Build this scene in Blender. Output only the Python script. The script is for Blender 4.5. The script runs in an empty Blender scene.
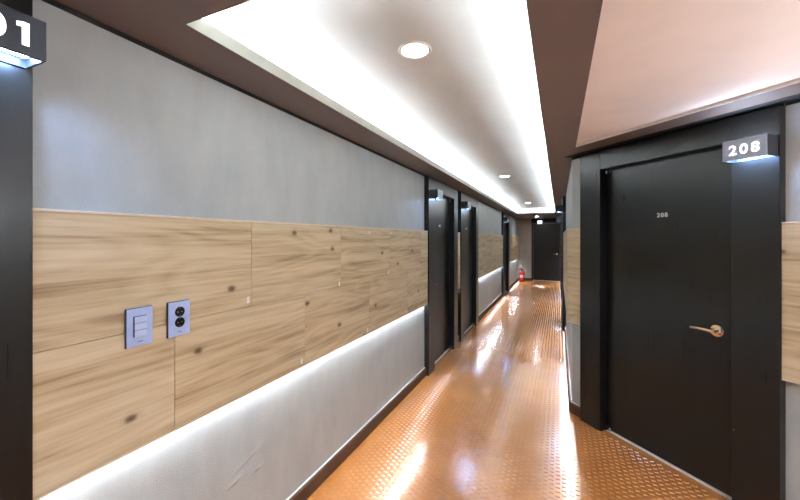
import bpy, bmesh, math, random
from mathutils import Vector, Matrix
random.seed(7)
sc = bpy.context.scene
COL = sc.collection
PI = math.pi
R2 = math.sqrt(2)

# ------------------------------------------------------------------ geometry helpers
def bx(bm, x0, x1, y0, y1, z0, z1, mi=0):
    if x0 > x1: x0, x1 = x1, x0
    if y0 > y1: y0, y1 = y1, y0
    if z0 > z1: z0, z1 = z1, z0
    v = [bm.verts.new(p) for p in ((x0,y0,z0),(x1,y0,z0),(x1,y1,z0),(x0,y1,z0),(x0,y0,z1),(x1,y0,z1),(x1,y1,z1),(x0,y1,z1))]
    fs = []
    for q in ((3,2,1,0),(4,5,6,7),(0,1,5,4),(1,2,6,5),(2,3,7,6),(3,0,4,7)):
        f = bm.faces.new([v[i] for i in q]); f.material_index = mi; fs.append(f)
    return fs

def rbx(bm, x0, x1, y0, y1, z0, z1, r=0.002, seg=2, mi=0):
    """box with rounded edges"""
    fs = bx(bm, x0, x1, y0, y1, z0, z1, mi)
    es = list({e for f in fs for e in f.edges})
    bmesh.ops.bevel(bm, geom=es, offset=r, segments=seg, affect='EDGES', profile=0.5)

def prism(bm, pts, z0, z1):
    n = len(pts)
    a = [bm.verts.new((p[0], p[1], z0)) for p in pts]
    b = [bm.verts.new((p[0], p[1], z1)) for p in pts]
    bm.faces.new(a[::-1]); bm.faces.new(b)
    for i in range(n):
        bm.faces.new((a[i], a[(i+1) % n], b[(i+1) % n], b[i]))

def lathe(bm, prof, axis='z', c=(0,0,0), n=32):
    """prof: (radius, height) list; closed with caps when the radius is 0"""
    rings = []
    for r, h in prof:
        if r < 1e-6:
            rings.append([bm.verts.new(place(0, 0, h, axis, c))])
        else:
            rings.append([bm.verts.new(place(r*math.cos(2*PI*i/n), r*math.sin(2*PI*i/n), h, axis, c)) for i in range(n)])
    for a, b in zip(rings[:-1], rings[1:]):
        for i in range(n):
            j = (i+1) % n
            if len(a) == 1 and len(b) == 1: continue
            if len(a) == 1: bm.faces.new((a[0], b[i], b[j]))
            elif len(b) == 1: bm.faces.new((a[j], a[i], b[0]))
            else: bm.faces.new((a[i], a[j], b[j], b[i]))

def place(a, b, h, axis, c):
    if axis == 'z': p = (a, b, h)
    elif axis == 'y': p = (a, h, b)
    else: p = (h, a, b)
    return (p[0]+c[0], p[1]+c[1], p[2]+c[2])

def tube(bm, pts, rad, n=14, flat=1.0):
    pts = [Vector(p) for p in pts]
    if not isinstance(rad, (list, tuple)): rad = [rad]*len(pts)
    rings = []
    up = Vector((0,0,1))
    for i, p in enumerate(pts):
        d = (pts[min(i+1, len(pts)-1)] - pts[max(i-1, 0)]).normalized()
        u = up if abs(d.dot(up)) < .95 else Vector((0,1,0))
        a = d.cross(u).normalized(); b = a.cross(d).normalized()
        rings.append([bm.verts.new(p + a*rad[i]*flat*math.cos(2*PI*k/n) + b*rad[i]*math.sin(2*PI*k/n)) for k in range(n)])
    for a, b in zip(rings[:-1], rings[1:]):
        for k in range(n):
            bm.faces.new((a[k], a[(k+1) % n], b[(k+1) % n], b[k]))
    bm.faces.new(rings[0][::-1]); bm.faces.new(rings[-1])

def obj(name, bm, mats, parent=None, smooth=False, matrix=None):
    bmesh.ops.recalc_face_normals(bm, faces=bm.faces[:])
    me = bpy.data.meshes.new(name)
    bm.to_mesh(me); bm.free()
    o = bpy.data.objects.new(name, me); COL.objects.link(o)
    for m in (mats if isinstance(mats, (list, tuple)) else [mats]): me.materials.append(m)
    if parent: o.parent = parent
    if matrix is not None: o.matrix_basis = matrix
    if smooth:
        for p in me.polygons: p.use_smooth = True
        try: me.set_sharp_from_angle(angle=math.radians(35))
        except Exception: pass
    return o

def tag(o, label=None, cat=None, group=None, kind=None):
    if label: o['label'] = label
    if cat: o['category'] = cat
    if group: o['group'] = group
    if kind: o['kind'] = kind
    return o

def empty(name, loc, rz=0, label=None, cat=None, group=None, kind=None):
    o = bpy.data.objects.new(name, None); COL.objects.link(o)
    o.empty_display_size = .1
    o.location = loc; o.rotation_euler = (0, 0, rz)
    return tag(o, label, cat, group, kind)

def text_mesh(name, body, size, mat, parent, matrix, depth=.0015, bold=.012, spacing=1.0):
    cu = bpy.data.curves.new(name, 'FONT')
    cu.body = body; cu.size = size; cu.extrude = depth; cu.offset = bold*size
    cu.align_x = 'CENTER'; cu.align_y = 'CENTER'; cu.space_character = spacing
    t = bpy.data.objects.new(name+'_tmp', cu); COL.objects.link(t)
    bpy.context.view_layer.update()
    dg = bpy.context.evaluated_depsgraph_get()
    me = bpy.data.meshes.new_from_object(t.evaluated_get(dg))
    bpy.data.objects.remove(t)
    me.name = name
    o = bpy.data.objects.new(name, me); COL.objects.link(o)
    me.materials.clear(); me.materials.append(mat)
    o.parent = parent; o.matrix_basis = matrix
    return o

# ------------------------------------------------------------------ materials
class NT:
    def __init__(s, name):
        s.m = bpy.data.materials.new(name); s.m.use_nodes = True
        s.t = s.m.node_tree; s.b = s.t.nodes['Principled BSDF']
    def n(s, typ, **kw):
        o = s.t.nodes.new(typ)
        for k, v in kw.items():
            if k.startswith('i_'):
                key = k[2:]
                key = int(key) if key.isdigit() else key.replace('_', ' ')
                o.inputs[key].default_value = v
            else: setattr(o, k, v)
        return o
    def l(s, a, b): s.t.links.new(a, b)
    def set(s, **kw):
        for k, v in kw.items(): s.b.inputs[k.replace('_', ' ')].default_value = v
        return s
    def math(s, op, a, b=None, c=None):
        o = s.n('ShaderNodeMath', operation=op)
        for i, v in enumerate((a, b, c)):
            if v is None: continue
            if isinstance(v, (int, float)): o.inputs[i].default_value = v
            else: s.l(v, o.inputs[i])
        return o.outputs[0]
    def ramp(s, fac, stops):
        r = s.n('ShaderNodeValToRGB'); e = r.color_ramp.elements
        while len(e) > 1: e.remove(e[-1])
        for i, (p, c) in enumerate(stops):
            q = e[0] if i == 0 else e.new(p)
            q.position = p; q.color = (*c, 1) if len(c) == 3 else c
        s.l(fac, r.inputs[0]); return r.outputs[0]
    def coord(s, scale=(1,1,1), loc=(0,0,0), kind='Object'):
        tc = s.n('ShaderNodeTexCoord'); mp = s.n('ShaderNodeMapping')
        mp.inputs['Scale'].default_value = scale; mp.inputs['Location'].default_value = loc
        s.l(tc.outputs[kind], mp.inputs[0]); return mp.outputs[0]
    def noise(s, vec, scale, detail=4, rough=.55, dist=0):
        o = s.n('ShaderNodeTexNoise'); o.inputs['Scale'].default_value = scale
        o.inputs['Detail'].default_value = detail; o.inputs['Roughness'].default_value = rough
        o.inputs['Distortion'].default_value = dist
        s.l(vec, o.inputs['Vector']); return o.outputs['Fac']
    def bump(s, h, strength, dist):
        b = s.n('ShaderNodeBump'); b.inputs['Strength'].default_value = strength
        b.inputs['Distance'].default_value = dist
        s.l(h, b.inputs['Height']); s.l(b.outputs[0], s.b.inputs['Normal']); return b

def lin(r, g, b):
    f = lambda c: (c/255/12.92) if c/255 <= .04045 else ((c/255+.055)/1.055)**2.4
    return (f(r), f(g), f(b))

def plain(name, col, rough=.5, metal=0., spec=.5, nz=None, bump=0):
    t = NT(name); t.set(Base_Color=(*col, 1), Roughness=rough, Metallic=metal)
    t.b.inputs['Specular IOR Level'].default_value = spec
    v = t.coord()
    f = t.noise(v, nz or 30, 3)
    a = tuple(c*.93 for c in col); b = tuple(min(1, c*1.07) for c in col)
    t.l(t.ramp(f, [(.3, a), (.7, b)]), t.b.inputs['Base Color'])
    if bump:
        t.bump(f, .5, bump)
    return t.m

def emit(name, col, strength):
    t = NT(name); t.set(Base_Color=(.8,.8,.8,1), Roughness=.6)
    t.b.inputs['Emission Color'].default_value = (*col, 1)
    t.b.inputs['Emission Strength'].default_value = strength*8
    return t.m

def mat_wallpaper():
    # grey upper plaster / silvery embossed paper on one wall: fine grain plus faint clouds
    t = NT('grey_wallpaper'); t.set(Roughness=.42)
    v = t.coord()
    big = t.noise(v, 1.3, 5, .6); sm = t.noise(t.coord((1,1,.35)), 9, 5, .6)
    mix = t.math('ADD', t.math('MULTIPLY', big, .6), t.math('MULTIPLY', sm, .4))
    t.l(t.ramp(mix, [(.35, (.37,.41,.425)), (.65, (.47,.515,.525))]), t.b.inputs['Base Color'])
    g = t.noise(v, 230, 2, .5)
    g2 = t.noise(v, 5, 3, .5)
    h = t.math('ADD', t.math('MULTIPLY', g, .0022), t.math('MULTIPLY', g2, .004))
    # three creases where the paper has lifted low on the wall
    sep = t.n('ShaderNodeSeparateXYZ'); t.l(t.n('ShaderNodeTexCoord').outputs['Object'], sep.inputs[0])
    Y, Z = sep.outputs[1], sep.outputs[2]
    for (cy, cz, la, lb, ang, amp) in WRINKLES:
        dy = t.math('SUBTRACT', Y, cy); dz = t.math('SUBTRACT', Z, cz)
        ca, sa = math.cos(ang), math.sin(ang)
        p = t.math('ADD', t.math('MULTIPLY', dy, ca/la), t.math('MULTIPLY', dz, sa/la))
        q = t.math('ADD', t.math('MULTIPLY', dy, -sa/lb), t.math('MULTIPLY', dz, ca/lb))
        r = t.math('ADD', t.math('MULTIPLY', p, p), t.math('MULTIPLY', q, q))
        h = t.math('ADD', h, t.math('MULTIPLY', t.math('EXPONENT', t.math('MULTIPLY', r, -1)), amp))
    t.bump(h, 1.0, 1.0)
    return t.m
WRINKLES = [(1.25, .455, .075, .006, .30, .0035), (1.312, .376, .022, .007, .2, .006), (1.18, .392, .03, .007, .2, .006)]

def mat_wood():
    t = NT('light_oak_boards'); t.set(Roughness=.42)
    tc = t.n('ShaderNodeTexCoord'); at = t.n('ShaderNodeAttribute', attribute_name='board')
    off = t.n('ShaderNodeVectorMath', operation='SCALE'); t.l(at.outputs['Color'], off.inputs[0]); off.inputs['Scale'].default_value = 37.
    add = t.n('ShaderNodeVectorMath', operation='ADD'); t.l(tc.outputs['Object'], add.inputs[0]); t.l(off.outputs[0], add.inputs[1])
    def mp(scale):
        m = t.n('ShaderNodeMapping'); m.inputs['Scale'].default_value = scale; t.l(add.outputs[0], m.inputs[0]); return m.outputs[0]
    warp = t.noise(mp((1.3, 1, 3.2)), 1.0, 3, .5)
    # cathedral figure: contour lines of a stretched noise field
    con = t.noise(mp((.55, 1, 3.2)), 1.6, 2, .4)
    rings = t.math('FRACT', t.math('MULTIPLY', con, 11.))
    rings = t.math('ABSOLUTE', t.math('SUBTRACT', rings, .5))
    streak = t.noise(mp((1.1, 1, 34)), 2.2, 4, .6)
    bands = t.noise(mp((.5, 1, 9)), 1.6, 3, .55)
    fine = t.noise(mp((5, 1, 190)), 2.0, 2, .5)
    f = t.math('ADD', t.math('MULTIPLY', streak, .34), t.math('MULTIPLY', bands, .52))
    f = t.math('ADD', f, t.math('MULTIPLY', rings, .14))
    f = t.math('ADD', f, t.math('MULTIPLY', fine, .10))
    col = t.ramp(f, [(.36, lin(134,114,86)), (.46, lin(182,163,130)), (.55, lin(200,184,153)), (.68, lin(214,201,175))])
    # knots
    vo = t.n('ShaderNodeTexVoronoi'); vo.inputs['Scale'].default_value = 1.0; vo.inputs['Randomness'].default_value = 1.0
    wv = t.n('ShaderNodeVectorMath', operation='ADD'); t.l(mp((3.0, .01, 4.4)), wv.inputs[0])
    nz = t.n('ShaderNodeTexNoise'); nz.inputs['Scale'].default_value = 30.; t.l(add.outputs[0], nz.inputs['Vector'])
    sc_ = t.n('ShaderNodeVectorMath', operation='SCALE'); t.l(nz.outputs['Color'], sc_.inputs[0]); sc_.inputs['Scale'].default_value = .05
    t.l(sc_.outputs[0], wv.inputs[1]); vo.voronoi_dimensions = '2D'
    sx = t.n('ShaderNodeSeparateXYZ'); cx = t.n('ShaderNodeCombineXYZ'); t.l(wv.outputs[0], sx.inputs[0]); t.l(sx.outputs[0], cx.inputs[0]); t.l(sx.outputs[2], cx.inputs[1]); t.l(cx.outputs[0], vo.inputs['Vector'])
    kn = t.ramp(vo.outputs['Distance'], [(0, (1,1,1)), (.035, (.85,.85,.85)), (.075, (.12,.12,.12)), (.14, (0,0,0))])
    mx = t.n('ShaderNodeMix', data_type='RGBA'); kc = t.n('ShaderNodeSeparateColor'); t.l(vo.outputs['Color'], kc.inputs[0]); t.l(t.math('MULTIPLY', kn, t.math('GREATER_THAN', kc.outputs[0], .62)), mx.inputs[0]); t.l(col, mx.inputs[6]); mx.inputs[7].default_value = (*lin(88,58,38), 1)
    t.l(mx.outputs[2], t.b.inputs['Base Color'])
    t.bump(t.math('ADD', fine, streak), .25, .0006)
    return t.m

def mat_black_wood():
    t = NT('black_stained_wood'); t.set(Roughness=.36)
    t.b.inputs['Specular IOR Level'].default_value = .34
    g = t.noise(t.coord((26, 26, .9)), 2.0, 4, .55)
    g2 = t.noise(t.coord((80, 80, 2)), 2.0, 2, .5)
    f = t.math('ADD', t.math('MULTIPLY', g, .6), t.math('MULTIPLY', g2, .4))
    t.l(t.ramp(f, [(.3, (.0055,.0055,.0055)), (.7, (.0078,.0078,.0078))]), t.b.inputs['Base Color'])
    t.l(t.ramp(f, [(.3, (.27,.27,.27)), (.7, (.31,.31,.31))]), t.b.inputs['Roughness'])
    return t.m

def mat_floor():
    t = NT('copper_tread_floor')
    wob = t.noise(t.coord((1,1,1)), 3.2, 3, .5)
    fine = t.noise(t.coord((1,1,1)), 260, 2, .5)
    mid = t.noise(t.coord((1,1,1)), 38, 2, .5)
    h = t.math('ADD', t.math('MULTIPLY', wob, .0014), t.math('MULTIPLY', mid, .0003))
    h = t.math('ADD', h, t.math('MULTIPLY', fine, .00012))
    t.bump(h, 1.0, 1.0)
    cl = t.noise(t.coord((1,1,1)), 1.7, 5, .6)
    base = t.ramp(cl, [(.3, lin(184,116,54)), (.7, lin(202,136,70))])
    t.l(base, t.b.inputs['Base Color'])
    t.set(Roughness=.22, Metallic=.12); t.b.inputs['Specular IOR Level'].default_value = 1.0
    t.set(Coat_Weight=1.0, Coat_Roughness=.13)
    t.l(t.b.inputs['Normal'].links[0].from_socket, t.b.inputs['Coat Normal'])
    return t.m

def mat_upper_ceiling():
    t = NT('grey_ceiling_paint'); t.set(Roughness=.75)
    f = t.noise(t.coord((1,.5,1)), 2.0, 6, .62)
    t.l(t.ramp(f, [(.3, (.54,.57,.585)), (.7, (.63,.66,.675))]), t.b.inputs['Base Color'])
    t.bump(f, .4, .01)
    return t.m

def mat_brushed():
    t = NT('brushed_grey_sign_face'); t.set(Metallic=0, Roughness=.55)
    f = t.noise(t.coord((3, 3, 60)), 3, 4, .6)
    t.l(t.ramp(f, [(.3, (.31,.38,.48)), (.7, (.40,.48,.60))]), t.b.inputs['Base Color'])
    return t.m

M = dict(
    wall=mat_wallpaper(), wood=mat_wood(), black=mat_black_wood(), floor=mat_floor(), upper=mat_upper_ceiling(),
    soffit=plain('brown_soffit_paint', (.140,.108,.10), .48, nz=3),
    lobby=plain('pale_pink_ceiling_paint', (.85,.79,.77), .7, nz=2),
    lip=plain('cream_cove_lip', (.33,.33,.285), .7, nz=4),
    recess=plain('white_cove_paint', (.82,.82,.80), .8, nz=4),
    base=plain('dark_brown_baseboard', (.085,.045,.028), .55, nz=6, spec=.12),
    bead=plain('white_sealant', (.75,.75,.73), .4),
    trim=plain('cream_panel_edge', (.72,.62,.50), .45),
    endwall=plain('taupe_end_wall_paint', (.36,.335,.31), .55, nz=3),
    gap=plain('black_gap_shade', (.006,.006,.006), .7),  # black colour standing in for the shade inside the gaps
    alu=plain('aluminium_threshold', (.86,.85,.83), .4, .3),
    brass=plain('polished_warm_metal', (.86,.77,.60), .16, 1.0),
    chrome=plain('chrome', (.85,.85,.86), .14, 1.0),
    darkmetal=plain('dark_hinge_metal', (.05,.05,.055), .3, .8),
    housing=plain('dark_sign_housing', (.022,.024,.030), .35),
    face=mat_brushed(),
    darkface=plain('slate_sign_face', (.030,.038,.055), .4),
    plate=plain('silver_blue_plate', (.42,.55,.90), .3, 0.),
    plateside=plain('black_plate_edge', (.012,.012,.014), .35),
    key=plain('pale_switch_key', (.50,.64,.98), .28, 0.),
    keyside=plain('black_key_edge', (.01,.01,.012), .4),
    socket=plain('black_socket_plastic', (.008,.008,.009), .25),
    mark=plain('dark_print', (.05,.06,.09), .5),
    sticker=plain('white_paper_sticker', (.84,.83,.80), .5),
    red=plain('red_enamel', (.55,.018,.014), .25),
    rubber=plain('black_rubber', (.012,.012,.012), .5),
    label=plain('white_label', (.78,.76,.72), .45),
    digit=emit('lit_white_numerals', (.93,.96,1.0), .13),
    signlight=emit('blue_white_sign_light', (.34,.56,1.0), 17.),
    signtop=emit('blue_white_sign_uplight', (.62,.76,1.0), 5.),
    cove=emit('cove_led', (.90,.97,1.0), 15.5),
    under=emit('panel_led', (.84,.90,1.0), 14.),
    lamp=emit('downlight_lens', (.97,.98,1.0), 4.),
    fill_uplighter=emit('fill_lamp_tube', (.97,.95,1.0), 84.),
    endlamp=emit('end_downlight_lens', (.97,.98,1.0), 22.),
    fill_downlight=emit('fill_downlight_lens', (.95,.97,1.0), 80.),
    exitlit=emit('lit_blue_white_panel', (.80,.92,1.0), .13),
)

# ------------------------------------------------------------------ layout constants (metres)
XL, XR = -1.345, .107            # corridor wall planes
YE, YB = 13.6, -2.6              # end wall, wall behind
ZS = 2.195                       # soffit height
SW = 3.53                        # angled wall: X + Y = SW
def angled(a, S=SW): return (S/2 + a/R2, S/2 - a/R2)
LD = [(-.745, .475), (3.675, 4.895), (5.080, 6.300), (9.430, 10.650)]   # door bays, wall on the corridor's long side
RD = [(6.30, 7.52), (9.70, 10.92)]
A0, A1, A2, A3 = -2.345, -2.216, -.996, .90       # angled wall: corner, door start, door end, far corner
XW, YW = angled(A3)

def segs(lo, hi, doors):
    out = []; c = lo
    for a, b in doors:
        if a > c: out.append((c, a))
        c = b
    if hi > c: out.append((c, hi))
    return out
LS = segs(YB, YE, LD); RS = segs(A0 and (SW - XR), YE, RD)

# ------------------------------------------------------------------ shell
bm = bmesh.new(); prism(bm, [(XL-.1, YB-.1), (XW+.1, YB-.1), (XW+.1, 1.4), (XR+.1, SW), (XR+.1, YE+.1), (XL-.1, YE+.1)], -.06, 0)
# raised tread studs, staggered column by column (pattern of the floor sheet itself)
ix = 0; sx_ = XL + .045
while sx_ < 2.0:
    sy_ = -.4 + (.0205 if ix % 2 else 0)
    top = YE - .04 if sx_ < XR - .03 else SW - sx_ - .06
    low = .2 if sx_ < XR else .2
    sy_ += math.floor((low - sy_)/.041)*.041
    while sy_ < top:
        a, b, ca, cb, hh = .0130, .0092, .0080, .0048, .0036
        v = [bm.verts.new((sx_+p*a, sy_+q*b, .0)) for p, q in ((-1,-1),(1,-1),(1,1),(-1,1))]
        w = [bm.verts.new((sx_+p*ca, sy_+q*cb, hh)) for p, q in ((-1,-1),(1,-1),(1,1),(-1,1))]
        bm.faces.new(w)
        for k in range(4): bm.faces.new((v[k], v[(k+1) % 4], w[(k+1) % 4], w[k]))
        sy_ += .041
    sx_ += .036; ix += 1
tag(obj('floor', bm, M['floor']), 'copper orange studded tread floor running down the corridor', 'floor', kind='structure')

bm = bmesh.new()
for a, b in LS: bx(bm, XL-.1, XL, a, b, 0, ZS)
tag(obj('wall_left', bm, M['wall']), 'long grey papered corridor wall carrying the switch plates', 'wall', kind='structure')
bm = bmesh.new()
for a, b in RS: bx(bm, XR, XR+.1, a, b, 0, ZS)
tag(obj('wall_right', bm, M['wall']), 'grey corridor wall seen edge-on beyond door 208', 'wall', kind='structure')
bm = bmesh.new()
for a, b in ((A0, A1), (A2, A3)):
    p = [angled(a), angled(b)]; q = [angled(b, SW+.14), angled(a, SW+.14)]
    prism(bm, p+q, 0, ZS)
tag(obj('wall_angled', bm, M['wall']), 'diagonal grey wall around the black door numbered 208', 'wall', kind='structure')
bm = bmesh.new(); bx(bm, XL-.1, -.89, YE, YE+.1, 0, ZS); bx(bm, .10, XR+.1, YE, YE+.1, 0, ZS); bx(bm, -.89, .10, YE, YE+.1, 2.10, ZS)
tag(obj('wall_end', bm, M['endwall']), 'taupe wall closing the far end of the corridor', 'wall', kind='structure')
bm = bmesh.new(); bx(bm, XL-.1, XW+.1, YB-.1, YB, 0, ZS+.05)
tag(obj('wall_back', bm, M['wall']), 'grey wall behind the viewpoint closing the lobby', 'wall', kind='structure')
bm = bmesh.new(); bx(bm, XW, XW+.1, YB, YW, 0, ZS+.05)
tag(obj('wall_lobby', bm, M['wall']), 'grey side wall of the lobby out of view', 'wall', kind='structure')

# brown soffit: long frame around the coffer plus a band along the diagonal wall
CX0, CX1, CY0, CY1 = -1.107, -.087, .774, 10.70
XP, SP = .118, 3.15              # edge of the pale lobby ceiling
bm = bmesh.new()
z0, z1 = ZS, ZS+.016
bx(bm, XL-.1, CX0, YB-.1, YE+.1, z0, z1)
bx(bm, CX1, XP, YB-.1, SP-XP, z0, z1)
prism(bm, [(CX1, SP-XP), (XP, SP-XP), (XP, SW+.2-XP), (XR+.1, SW+.2-XP), (XR+.1, YE+.1), (CX1, YE+.1)], z0, z1)
bx(bm, CX0, CX1, YB-.1, CY0, z0, z1)
bx(bm, CX0, CX1, CY1, YE+.1, z0, z1)
prism(bm, [(XP, SP-XP), (XW+.1, SP-XW-.1), (XW+.1, SW+.2-XW-.1), (XP, SW+.2-XP)], z0, z1)
sof = tag(obj('ceiling', bm, M['soffit']), 'brown dropped ceiling border around the lit coffer', 'ceiling', kind='structure')
bm = bmesh.new(); prism(bm, [(XP-.02, YB-.1), (XW+.1, YB-.1), (XW+.1, SP-XW-.1+.1), (XP-.02, SP-XP+.1)], ZS+.016, ZS+.05)
tag(obj('ceiling', bm, M['lobby']), 'pale pink ceiling panel above door 208', 'ceiling', kind='structure')
# thin white edge bead between pale ceiling and brown band
bm = bmesh.new(); prism(bm, [(XP, SP-XP), (XW, SP-XW), (XW-.004, SP-XW-.004), (XP, SP-XP-.008)], ZS-.001, ZS+.0155)
tag(obj('trim_1', bm, M['bead']), 'thin white bead edging the pale ceiling over door 208', 'trim', kind='structure')

# black strips painting the shade in the gap where walls meet the soffit
def gap_shade_strip(loc, rz, length, n, label):
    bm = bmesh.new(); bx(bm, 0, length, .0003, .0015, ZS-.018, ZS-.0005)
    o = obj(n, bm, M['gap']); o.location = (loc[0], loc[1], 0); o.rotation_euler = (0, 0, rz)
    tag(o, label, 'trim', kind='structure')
GL = ['behind the viewpoint', 'above the switch panel', 'between the two close doors', 'between the second and third doors', 'above the fire extinguisher']
for i, (a, b) in enumerate(LS): gap_shade_strip((XL, b), -PI/2, b-a, 'shade_trim_2', 'thin black strip painted as gap shade under the brown ceiling ' + GL[i])
bm = bmesh.new(); prism(bm, [angled(A0, 3.395), angled(A3, 3.395), angled(A3, 3.528), angled(A0, 3.528)], ZS-.0016, ZS-.0003)  # flat black strip on the soffit, drawn in place of shade over the header
tag(obj('shade_trim_4', bm, M['gap']), 'black strip painted as shade on the ceiling over the header of door 208', 'trim', kind='structure')
gap_shade_strip(angled(A3), 3*PI/4, A3-A2, 'shade_trim_3', 'thin black strip painted as gap shade under the brown ceiling beside door 208')
gap_shade_strip(angled(A1), 3*PI/4, A1-A0, 'shade_trim_3', 'thin black strip painted as gap shade under the brown ceiling at the corner by door 208')
# coffer
RX0, RX1, RY0, RY1, ZC = CX0-.15, CX1+.15, CY0-.15, CY1+.15, 2.335
bm = bmesh.new(); bx(bm, RX0-.03, RX1+.03, RY0-.03, RY1+.03, ZC, ZC+.03)
cof = tag(obj('ceiling', bm, M['upper']), 'raised grey coffer ceiling glowing along its edges', 'ceiling', kind='structure')
bm = bmesh.new()
t_ = .03
bx(bm, RX0-t_, RX0, RY0-t_, RY1+t_, z1, ZC); bx(bm, RX1, RX1+t_, RY0-t_, RY1+t_, z1, ZC)
bx(bm, RX0, RX1, RY0-t_, RY0, z1, ZC); bx(bm, RX0, RX1, RY1, RY1+t_, z1, ZC)
obj('recess_side', bm, M['recess'], cof)
bm = bmesh.new(); w = .012; za, zb = ZS+.0005, 2.245
bx(bm, CX0-w, CX0, CY0-w, CY1+w, za+.016, zb); bx(bm, CX1, CX1+w, CY0-w, CY1+w, za+.016, zb)
bx(bm, CX0, CX1, CY0-w, CY0, za+.016, zb); bx(bm, CX0, CX1, CY1, CY1+w, za+.016, zb)
# facing strip covering the soffit edge inside the opening
e = .0015
bx(bm, CX0, CX0+e, CY0, CY1, za, zb); bx(bm, CX1-e, CX1, CY0, CY1, za, zb)
bx(bm, CX0+e, CX1-e, CY0, CY0+e, za, zb); bx(bm, CX0+e, CX1-e, CY1-e, CY1, za, zb)
obj('cove_lip', bm, M['lip'], cof)
# LED runs lying in the tray behind the lip
def cove(x0, x1, y0, y1, label):
    bm = bmesh.new(); bx(bm, x0, x1, y0, y1, z1, z1+.019)
    r = tag(obj('cove_light', bm, M['bead']), label, 'light strip', 'cove light strips around the coffer')
    bm = bmesh.new(); bx(bm, x0+.002, x1-.002, y0+.002, y1-.002, z1+.019, z1+.0225)
    obj('led_tape', bm, M['cove'], r)
m_ = .08; h_ = .014
cove(CX0-m_-h_, CX0-m_+h_, CY0-.04, CY1+.04, 'white cove light strip along the coffer edge over the switches')
cove(CX1+m_-h_, CX1+m_+h_, CY0-.04, CY1+.04, 'white cove light strip along the coffer edge beside the pale ceiling')
cove(CX0-.04, CX1+.04, CY0-m_-h_, CY0-m_+h_, 'white cove light strip at the near short end of the coffer')
cove(CX0-.04, CX1+.04, CY1+m_-h_, CY1+m_+h_, 'white cove light strip at the far short end of the coffer')

# ------------------------------------------------------------------ baseboards
def baseboard(name, loc, rz, length, label):
    r = empty(name, loc, rz, label, 'baseboard', kind='structure')
    bm = bmesh.new(); rbx(bm, 0, length, .0005, .025, 0, .085, .003)
    obj('board', bm, M['base'], r)
    bm = bmesh.new(); bx(bm, .001, length-.001, .0005, .010, .085, .0895)
    obj('sealant_bead', bm, M['bead'], r)
LBL = {0: 'dark brown baseboard behind the viewpoint', 1: 'dark brown baseboard below the switch plates', 2: 'short dark baseboard between the two close black doors',
       3: 'dark baseboard between the second and third doors along the long wall', 4: 'dark baseboard beside the fire extinguisher'}
for i, (a, b) in enumerate(LS): baseboard('baseboard_left', (XL, b, 0), -PI/2, b-a, LBL[i])
RB = ['dark baseboard edge-on just past the corner of door 208', 'dark baseboard between the two doors seen edge-on', 'dark baseboard edge-on at the far corridor end']
for i, (a, b) in enumerate(RS): baseboard('baseboard_right', (XR, a + (.018 if i == 0 else 0), 0), PI/2, b-a-(.018 if i == 0 else 0)-(.026 if i == 2 else 0), RB[i])
x, y = angled(A1); baseboard('baseboard_angled', (x, y, 0), 3*PI/4, A1-A0+.009, 'short dark baseboard at the corner beside door 208')
x, y = angled(A3); baseboard('baseboard_angled', (x, y, 0), 3*PI/4, A3-A2, 'dark baseboard on the handle side of door 208')
baseboard('baseboard_end', (-.89, YE, 0), PI, 1.345-.89-.026, 'dark baseboard on the taupe end wall')

# ------------------------------------------------------------------ wood panels (boards on battens, light strip below)
PT, PB, PM = 1.583, .782, 1.187
def panel(loc, rz, x0, x1, label, seam_u=None, seam_l=None, led=True, group='oak wall panels', led0=.01):
    """local x along the wall (towards the viewer's other side), y out of the wall"""
    r = empty('mounted_oak_panel', loc, rz, label, 'wall panel', group)
    bm = bmesh.new(); lay = bm.loops.layers.float_color.new('board')
    g = .0011
    def row(za, zb, seams):
        cuts = [x0] + sorted(s for s in (seams or []) if x0+.03 < s < x1-.03) + [x1]
        for a, b in zip(cuts[:-1], cuts[1:]):
            before = set(bm.faces)
            rbx(bm, a+(g if a > x0 else 0), b-(g if b < x1 else 0), .024, .040, za, zb, .0008, 1)
            c = (random.random(), 0, random.random(), 1)
            for f in set(bm.faces)-before:
                for lp in f.loops: lp[lay] = c
    row(PM+g, PT-.009, seam_u); row(PB+.007, PM-g, seam_l)
    bx(bm, x0+.001, x1-.001, .0215, .0238, PB+.012, PT-.012)
    o = obj('boards', bm, M['wood'], r)
    bm = bmesh.new(); rbx(bm, x0, x1, .0005, .042, PT-.0085, PT, .001, 1); obj('top_edge', bm, M['trim'], r)
    bm = bmesh.new(); rbx(bm, x0, x1, .026, .0415, PB, PB+.0065, .001, 1); obj('bottom_edge', bm, M['trim'], r)
    bm = bmesh.new(); rbx(bm, x0+.004, x1-.004, .0005, .021, PB+.028, PB+.05, .001, 1); obj('batten', bm, M['trim'], r)
    if led:
        bm = bmesh.new(); bx(bm, x0+led0, x1-.01, .006, .016, PB+.022, PB+.027); obj('light_strip', bm, M['under'], r)
    return r
def yseams(p0, lo, hi, pitch=.7455):
    k = math.floor((lo-p0)/pitch); out = []
    while p0+k*pitch < hi+1: out.append(p0+k*pitch); k += 1
    return out
PL = {1: 'long oak board panel with the switch and socket', 2: 'narrow oak panel sliver between the two close black doors',
      3: 'oak board panel between the second and third doors down the long wall', 4: 'short oak panel at the dim end above the fire extinguisher'}
for i, (a, b) in enumerate(LS):
    if i == 0: continue
    su = [b-s for s in yseams(1.234, a, b)]; sl = [b-s for s in yseams(.871, a, b)]
    panel((XL, b, 0), -PI/2, 0.001, b-a-.001, PL[i], su, sl, led0=.35 if i == 4 else .01)
RP = ['oak panel seen edge-on past the corner by door 208', 'oak panel edge-on between the two far doors', 'oak panel edge-on at the far corridor corner']
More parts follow.
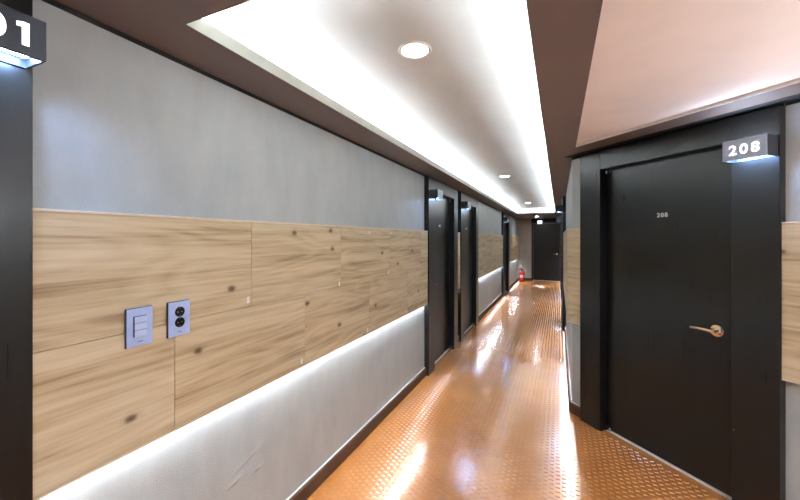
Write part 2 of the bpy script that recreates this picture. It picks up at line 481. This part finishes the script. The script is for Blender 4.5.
for i, (a, b) in enumerate(RS):
    lo = .0165 if i == 0 else .001
    panel((XR, a, 0), PI/2, lo, b-a-.001, RP[i], [s for s in (.7, 1.45, 2.2)], [s for s in (.35, 1.1, 1.85, 2.6)])
x, y = angled(A1); panel((x, y, 0), 3*PI/4, .001, A1-A0+.0165, 'small oak panel wrapping the corner beside door 208', led=False)
x, y = angled(A3); panel((x, y, 0), 3*PI/4, 0, A3-A2-.001, 'oak panel on the handle side of door 208', [.5, 1.2], [.9, 1.62], led=False)

# ------------------------------------------------------------------ doors
def door(name, loc, rz, sg, label, number=None, w=1.22, jh=.200, jl=.187, ht=2.172, lt=2.035, plaque=False):
    """frame origin: outer edge of the handle-side jamb on the wall plane; sg: direction of the hinge side in local x"""
    r = empty(name, loc, rz, label, 'door', kind='structure')
    f = .053; lf = -.021
    def B(n, x0, x1, y0, y1, z0, z1, m, bev=.0015, par=None):
        bm = bmesh.new(); rbx(bm, sg*x0, sg*x1, y0, y1, z0, z1, bev, 2); return obj(n, bm, m, par or r)
    B('jamb', .0005, jh, -.10, f, 0, ht, M['black'])
    B('jamb', w-jl, w-.0005, -.10, f, 0, ht, M['black'])
    B('header', jh+.0012, w-jl-.0012, -.10, f-.001, lt, ht, M['black'])
    B('shadow_gap', .001, w-.001, -.10, .012, ht+.0005, ZS-.001, M['gap'])
    leaf = B('leaf', jh+.003, w-jl-.003, lf-.04, lf, .010, lt-.004, M['black'])
    B('threshold', jh+.001, w-jl-.001, lf-.05, lf+.013, 0.0002, .009, M['alu'], .001)
    # lever handle
    hx = jh+.105; hz = .952
    hd = bpy.data.objects.new('handle', None); COL.objects.link(hd); hd.parent = leaf
    bm = bmesh.new()
    lathe(bm, [(0, lf), (.034, lf), (.0355, lf+.003), (.034, lf+.007), (.027, lf+.010), (.0135, lf+.012), (.0115, lf+.018), (.0105, lf+.048), (0, lf+.050)], 'y', (sg*hx, 0, hz), 32)
    hb = obj('rose', bm, M['brass'], hd, smooth=True)
    bm = bmesh.new()
    pts = []; rad = []
    for i in range(13):
        t = i/12
        pts.append((sg*(hx - .008 + .128*t), lf+.044 + .006*math.sin(t*PI) - .004*t*t, hz + .004*math.sin(t*PI*1.1) - .001))
        rad.append(.0105 - .0035*t + (.001 if i == 12 else 0))
    tube(bm, pts, rad, 14, .75)
    obj('lever', bm, M['brass'], hd, smooth=True)
    bm = bmesh.new(); lathe(bm, [(0, lf+.0085), (.0058, lf+.0085), (.0058, lf+.0125), (0, lf+.0125)], 'y', (sg*(hx-.020), 0, hz-.016), 14)
    obj('key_cylinder', bm, M['darkmetal'], hd, smooth=True)
    # pivot hinges on the far jamb, top and bottom
    for z in (.012, lt-.034):
        bm = bmesh.new()
        rbx(bm, sg*(w-jl-.045), sg*(w-jl-.004), lf+.0005, lf+.014, z, z+.026, .003, 2)
        lathe(bm, [(0, z-.0), (.008, z-.0), (.008, z+.030), (0, z+.030)], 'z', (sg*(w-jl-.014), lf+.022, 0), 16)
        obj('pivot_hinge', bm, M['darkmetal'], r)
        bm = bmesh.new(); lathe(bm, [(0, lf+.0145), (.0042, lf+.0145), (.003, lf+.017), (0, lf+.0175)], 'y', (sg*(w-jl-.034), 0, z+.014), 12)
        obj('hinge_screw', bm, M['chrome'], r, smooth=True)
    nx = (jh + w-jl)/2
    if number:
        mt = Matrix.Translation((sg*nx, lf+.0016, 1.657)) @ Matrix.Rotation(PI, 4, 'Z') @ Matrix.Rotation(PI/2, 4, 'X')
        text_mesh('door_number', number, .040, M['label'], leaf, mt, .0012, .02, 1.25)
    if plaque:
        bm = bmesh.new(); rbx(bm, sg*(nx-.034), sg*(nx+.034), lf+.0003, lf+.003, 1.643, 1.671, .0008, 1)
        obj('number_plate', bm, M['label'], leaf)
    return r
door('door_1', (XL, LD[0][1], 0), -PI/2, 1, 'black door beside the viewpoint under the 201 sign, only its jamb showing')
door('door_2', (XL, LD[1][0], 0), -PI/2, -1, 'black door first past the switch panel on the long wall', plaque=True)
door('door_3', (XL, LD[2][0], 0), -PI/2, -1, 'black door second past the switch panel, after the oak sliver', plaque=True)
door('door_4', (XL, LD[3][0], 0), -PI/2, -1, 'dark narrow-looking door nearest the fire extinguisher')
x, y = angled(A2)
d208 = door('door_5', (x, y, 0), 3*PI/4, 1, 'big black door numbered 208 on the diagonal wall', '208')
bm = bmesh.new(); lathe(bm, [(0, .0532), (.0035, .0532), (.0028, .0545), (0, .055)], 'y', (.190, 0, .435), 12)
obj('jamb_screw', bm, M['chrome'], d208, smooth=True)
door('door_6', (XR, RD[0][0], 0), PI/2, 1, 'black door seen edge-on past the corner, nearer of two')
door('door_7', (XR, RD[1][0], 0), PI/2, 1, 'black door seen edge-on far down past the corner')
# end door
door('door_8', (.10, YE, 0), PI, 1, 'black door filling the far end of the corridor', w=.99, jh=.055, jl=.055, ht=2.10, lt=2.04)

# ------------------------------------------------------------------ room signs (box lamps on the jambs)
def sign(loc, rz, sg, label, zb, zt, digits=None, dx=.5, size=.074, face='darkface', group='box lamps beside the doors', w=.185, up=False, xo=0):
    r = empty('room_sign', (loc[0], loc[1], zb), rz, label, 'sign', group)
    h = zt-zb; y0, y1 = .0535, .150; x0, x1 = .006+xo, .006+xo+w
    bm = bmesh.new()
    t = .006
    # open-bottomed, open-topped shell with a divider
    bx(bm, sg*x0, sg*(x0+t), y0, y1, 0, h); bx(bm, sg*(x1-t), sg*x1, y0, y1, 0, h)
    bx(bm, sg*(x0+t), sg*(x1-t), y0, y0+t, 0, h); bx(bm, sg*(x0+t), sg*(x1-t), y1-t, y1, 0, h)
    bx(bm, sg*(x0+t), sg*(x1-t), y0+t, y1-t, h*.45, h*.55)
    obj('housing', bm, M['housing'], r)
    bm = bmesh.new(); rbx(bm, sg*(x0), sg*(x1), y1+.0003, y1+.004, 0, h, .001, 1); obj('face_plate', bm, M[face], r)
    bm = bmesh.new(); bx(bm, sg*(x0+t+.006), sg*(x1-t-.006), y0+t+.022, y1-t-.020, .018, .024); obj('light_strip', bm, M['signlight'], r)
    if up:
        bm = bmesh.new(); bx(bm, sg*(x0+t+.006), sg*(x1-t-.006), y0+t+.010, y1-t-.006, h-.014, h-.008); obj('uplight_strip', bm, M['signtop'], r)
    if digits == '201':
        nm = bpy.data.objects.new('numerals', None); COL.objects.link(nm); nm.parent = r
        for ch, lx in (('2', .172), ('0', .104)):
            mt = Matrix.Translation((lx, y1+.0052, h*.47)) @ Matrix.Rotation(PI, 4, 'Z') @ Matrix.Rotation(PI/2, 4, 'X')
            text_mesh('numeral', ch, size, M['digit'], nm, mt, .0014, .022)
        # a plain flagged figure one
        bm = bmesh.new(); H1 = .056
        pts = [(-.0068, 0), (.0062, 0), (.0062, H1), (-.0045, H1), (-.0165, H1-.004), (-.0165, H1-.014), (-.0068, H1-.0125)]
        a = [bm.verts.new((.051-p[0], y1+.0042, .022+p[1])) for p in pts]; b = [bm.verts.new((.051-p[0], y1+.0066, .022+p[1])) for p in pts]
        bm.faces.new(a); bm.faces.new(b[::-1])
        for i in range(len(pts)): bm.faces.new((a[i], a[(i+1) % len(pts)], b[(i+1) % len(pts)], b[i]))
        obj('numeral', bm, M['digit'], nm)
    elif digits:
        mt = Matrix.Translation((sg*((x0+x1)/2 if dx == .5 else dx), y1+.0052, h*.45)) @ Matrix.Rotation(PI, 4, 'Z') @ Matrix.Rotation(PI/2, 4, 'X')
        text_mesh('numerals', digits, size, M['digit'], r, mt, .0014, .014, 1.3)
    return r
sign((XL, LD[0][1], 0), -PI/2, 1, 'dark box lamp sign reading 201 beside the viewpoint', 1.949, 2.049, '201', size=.078, xo=.006)
sign((XL, LD[1][0], 0), -PI/2, -1, 'small box lamp on the first door past the switch panel', 1.930, 2.034, face='face')
sign((XL, LD[2][0], 0), -PI/2, -1, 'small box lamp on the second door past the switch panel', 1.930, 2.034, face='face')
sign((XL, LD[3][0], 0), -PI/2, -1, 'small box lamp on the dark door nearest the fire extinguisher', 1.930, 2.034, face='face')
x, y = angled(A2)
sign((x, y, 0), 3*PI/4, 1, 'grey box lamp sign reading 208 over the big door', 1.918, 2.024, '208', size=.072, face='face', up=True)
sign((XR, RD[0][0], 0), PI/2, 1, 'dark box lamp jutting out past the corner, nearer of two', 1.930, 2.034)
sign((XR, RD[1][0], 0), PI/2, 1, 'dark box lamp jutting out further down past the corner', 1.930, 2.034)
# lit sign over the end door
r = empty('exit_sign', (-.61, YE, 2.0), PI, 'small lit blue-white sign above the end door', 'sign')
bm = bmesh.new(); rbx(bm, -.135, .135, .0545, .090, -.005, .150, .006, 2); obj('housing', bm, M['darkface'], r)
bm = bmesh.new(); rbx(bm, -.075, .075, .0905, .094, .015, .130, .002, 1); obj('lit_panel', bm, M['exitlit'], r)

# ------------------------------------------------------------------ downlights
def downlight(x, y, z, label, ro=.076, ri=.058, strength='lamp'):
    r = empty('downlight', (x, y, z), 0, label, 'ceiling light', 'round recessed downlights')
    bm = bmesh.new()
    lathe(bm, [(ri, -.0005), (ri, -.003), (ri+.006, -.006), (ro-.004, -.005), (ro, -.0005)], 'z', n=40)
    obj('trim_ring', bm, M['bead'], r, smooth=True)
    bm = bmesh.new(); lathe(bm, [(0, -.0035), (ri*.6, -.0032), (ri-.001, -.001)], 'z', n=40)
    obj('lens', bm, M[strength], r, smooth=True)
downlight(-.583, 1.472, ZC, 'round downlight in the coffer nearest the viewpoint')
downlight(-.665, 4.95, ZC, 'round downlight midway along the coffer')
downlight(-.655, 8.90, ZC, 'round downlight at the far end of the coffer')
downlight(-.630, 12.10, ZS, 'small downlight in the brown ceiling before the end door', strength='endlamp')
downlight(1.15, .15, ZS+.016, 'added round fill downlight in the pale lobby ceiling out of view', strength='fill_downlight')  # this and the next are added, unseen, to brighten the lobby ceiling
downlight(1.15, -1.5, ZS+.016, 'second added round fill downlight in the lobby ceiling out of view', strength='fill_downlight')

# ------------------------------------------------------------------ added fill lamps out of view, put in to brighten the pale ceiling
def fill_uplighter(x, y, rz, label):
    r = empty('fill_lamp', (x, y, 1.5), rz, label, 'added fill lamp', 'added lobby fill lamps')
    bm = bmesh.new(); rbx(bm, -.13, .13, .001, .012, -.02, .10, .002, 1); obj('back_plate', bm, M['darkmetal'], r)
    bm = bmesh.new()
    bx(bm, -.15, .15, .012, .020, -.03, .09); bx(bm, -.15, .15, .112, .120, -.03, .09)
    bx(bm, -.15, -.142, .020, .112, -.03, .09); bx(bm, .142, .15, .020, .112, -.03, .09); bx(bm, -.142, .142, .020, .112, -.03, -.02)
    obj('shade', bm, M['darkmetal'], r)
    bm = bmesh.new(); bx(bm, -.141, .141, .021, .111, .08, .089); obj('lamp', bm, M['fill_uplighter'], r)
sx_, sy_ = angled(.55); fill_uplighter(sx_, sy_, 3*PI/4, 'dark added fill uplighter on the diagonal wall past door 208, out of view')
fill_uplighter(XW, -.6, PI/2, 'dark added fill uplighter on the lobby side wall, out of view')

# ------------------------------------------------------------------ switch and socket
PY = .0425
def plate(name, ya, label, cat):
    """ya: world Y of the plate's near edge"""
    r = empty(name, (XL, ya+.042, 1.2015), -PI/2, label, cat)
    bm = bmesh.new(); rbx(bm, -.042, .042, PY, PY+.0085, -.065, .065, .0015, 2); obj('back_box', bm, M['plateside'], r)
    bm = bmesh.new(); rbx(bm, -.0408, .0408, PY+.0087, PY+.0115, -.0638, .0638, .001, 2); obj('face_plate', bm, M['plate'], r)
    bm = bmesh.new(); bx(bm, -.008, .008, PY+.0116, PY+.0119, -.0495, -.0475); obj('small_print', bm, M['mark'], r)
    return r
r = plate('light_switch', .701, 'silver-blue wall switch with three stacked rocker keys on oak', 'light switch')
bm = bmesh.new(); rbx(bm, -.0195, .0225, PY+.0117, PY+.0155, -.031, .038, .001, 1); obj('key_frame', bm, M['keyside'], r)
for k in range(3):
    bm = bmesh.new(); rbx(bm, -.0185, .0205, PY+.0157, PY+.0195, -.0305+k*.0228, -.0305+k*.0228+.0215, .0012, 2); obj('rocker_key', bm, M['key'], r)
r = plate('wall_socket', .838, 'silver-blue twin socket plate with two round black outlets', 'socket')
for z in (.0255, -.0135):
    bm = bmesh.new()
    y0 = PY+.0117
    lathe(bm, [(.0185, y0), (.0185, y0+.002), (.0165, y0+.0022), (.0155, y0+.0008), (0, y0+.0006)], 'y', (0, 0, z), 32)
    so = obj('outlet', bm, M['socket'], r, smooth=True)
    bm = bmesh.new()
    for sx in (-.0075, .0075): lathe(bm, [(0, y0+.0008), (.0022, y0+.0008), (.0022, y0+.0016), (0, y0+.0016)], 'y', (sx, 0, z), 12)
    for sz in (-.0135, .0135): bx(bm, -.0022, .0022, y0+.0009, y0+.0022, z+sz-.0012, z+sz+.0012)
    obj('contact', bm, M['chrome'], so)

# ------------------------------------------------------------------ stickers left on the board joints
ST = [(1.222, 1.217, 'white sticker on the upper board row at the joint just past the socket'),
      (1.968, 1.205, 'white sticker on the upper board row at the second joint past the socket'),
      (2.703, 1.217, 'white sticker on the upper board row at the joint nearest the black door'),
      (1.596, .818, 'white sticker on the bottom panel edge, first past the socket'),
      (2.345, .815, 'white sticker on the bottom panel edge, second past the socket'),
      (3.095, .815, 'white sticker on the bottom panel edge, nearest the black door'),
      (2.743, 1.545, 'white sticker on the top panel edge, nearer the black door'),
      (2.373, 1.545, 'white sticker on the top panel edge, nearer the socket')]
for y, z, lb in ST:
    bm = bmesh.new()
    hh, ww = (.0145, .0075) if z < 1.5 else (.010, .008)
    rbx(bm, -ww, ww, 0, .0012, -hh, hh, .0004, 1)
    o = obj('sticker', bm, M['sticker']); o.location = (XL+.0405, y-.009, z); o.rotation_euler = (0, 0, -PI/2)
    tag(o, lb, 'sticker', 'white stickers on the oak boards')

# ------------------------------------------------------------------ door stops on the floor
def stop(x, y, label):
    r = empty('door_stop', (x, y, 0), 0, label, 'door stop', 'little door stops on the floor')
    bm = bmesh.new(); lathe(bm, [(0, .0002), (.020, .0002), (.020, .005), (.010, .010), (.008, .030), (.013, .034), (.013, .046), (.009, .050), (0, .051)], 'z', n=24)
    obj('post', bm, M['chrome'], r, smooth=True)
    bm = bmesh.new(); lathe(bm, [(.0133, .0345), (.0158, .036), (.0158, .044), (.0133, .0455)], 'z', n=24)
    obj('rubber_ring', bm, M['rubber'], r, smooth=True)
stop(-1.325, 4.665, 'small grey door stop at the first door past the switch panel')
stop(-1.325, 6.075, 'small grey door stop at the second door past the switch panel')

# ------------------------------------------------------------------ fire extinguisher
r = empty('fire_extinguisher', (-1.17, 12.92, 0), .5, 'red fire extinguisher standing in the far corner', 'fire extinguisher')
bm = bmesh.new()
lathe(bm, [(0, .002), (.070, .002), (.078, .012), (.080, .03), (.080, .30), (.074, .335), (.055, .362), (.030, .378), (.024, .392), (0, .392)], 'z', n=36)
obj('cylinder', bm, M['red'], r, smooth=True)
bm = bmesh.new(); lathe(bm, [(0, .3925), (.020, .3925), (.020, .412), (.026, .414), (.026, .432), (.014, .440), (0, .440)], 'z', n=24)
obj('valve', bm, M['darkmetal'], r, smooth=True)
bm = bmesh.new(); tube(bm, [(.0, 0, .446), (-.03, -.01, .452), (-.11, -.03, .462)], [.009, .009, .007], 10)
tube(bm, [(-.02, -.008, .418), (-.06, -.02, .424), (-.105, -.03, .430)], [.007, .007, .006], 10)
obj('squeeze_handle', bm, M['rubber'], r, smooth=True)
bm = bmesh.new()
hp = [(.024, .0, .422), (.070, .01, .43), (.105, .02, .39), (.108, .022, .30), (.100, .02, .18), (.094, .015, .09)]
pts = [Vector(hp[0])]
for a, b in zip(hp[:-1], hp[1:]):
    for k in range(1, 5): pts.append(Vector(a).lerp(Vector(b), k/4))
tube(bm, pts, .0095, 10); obj('hose', bm, M['rubber'], r, smooth=True)
bm = bmesh.new()
n = 14; R = .0806
prev = None
for i in range(n+1):
    a = math.radians(-150) + math.radians(75)*i/n
    c = [bm.verts.new((q*math.cos(a), q*math.sin(a), z)) for q, z in ((R, .15), (R, .25), (R+.0006, .25), (R+.0006, .15))]
    if prev:
        for k in range(4): bm.faces.new((prev[k], prev[(k+1) % 4], c[(k+1) % 4], c[k]))
    else: bm.faces.new(c[::-1])
    prev = c
bm.faces.new(prev)
obj('paper_label', bm, M['label'], r)

# ------------------------------------------------------------------ world, camera, view
wd = bpy.data.worlds.new('world'); sc.world = wd; wd.use_nodes = True
wd.node_tree.nodes['Background'].inputs[0].default_value = (.5, .5, .55, 1)
wd.node_tree.nodes['Background'].inputs[1].default_value = .3
cam = bpy.data.cameras.new('camera'); co = bpy.data.objects.new('camera', cam); COL.objects.link(co)
cam.sensor_width = 36; cam.lens = 356.5/800*36; cam.clip_start = .02
cam.shift_y = -(250-238.4)/800
co.location = (0, 0, 1.5); co.rotation_euler = (PI/2, 0, math.radians(24.0))
sc.camera = co
sc.view_settings.view_transform = 'Standard'; sc.view_settings.look = 'None'
sc.view_settings.exposure = 0.65; sc.view_settings.gamma = 1; sc.view_settings.use_curve_mapping = False
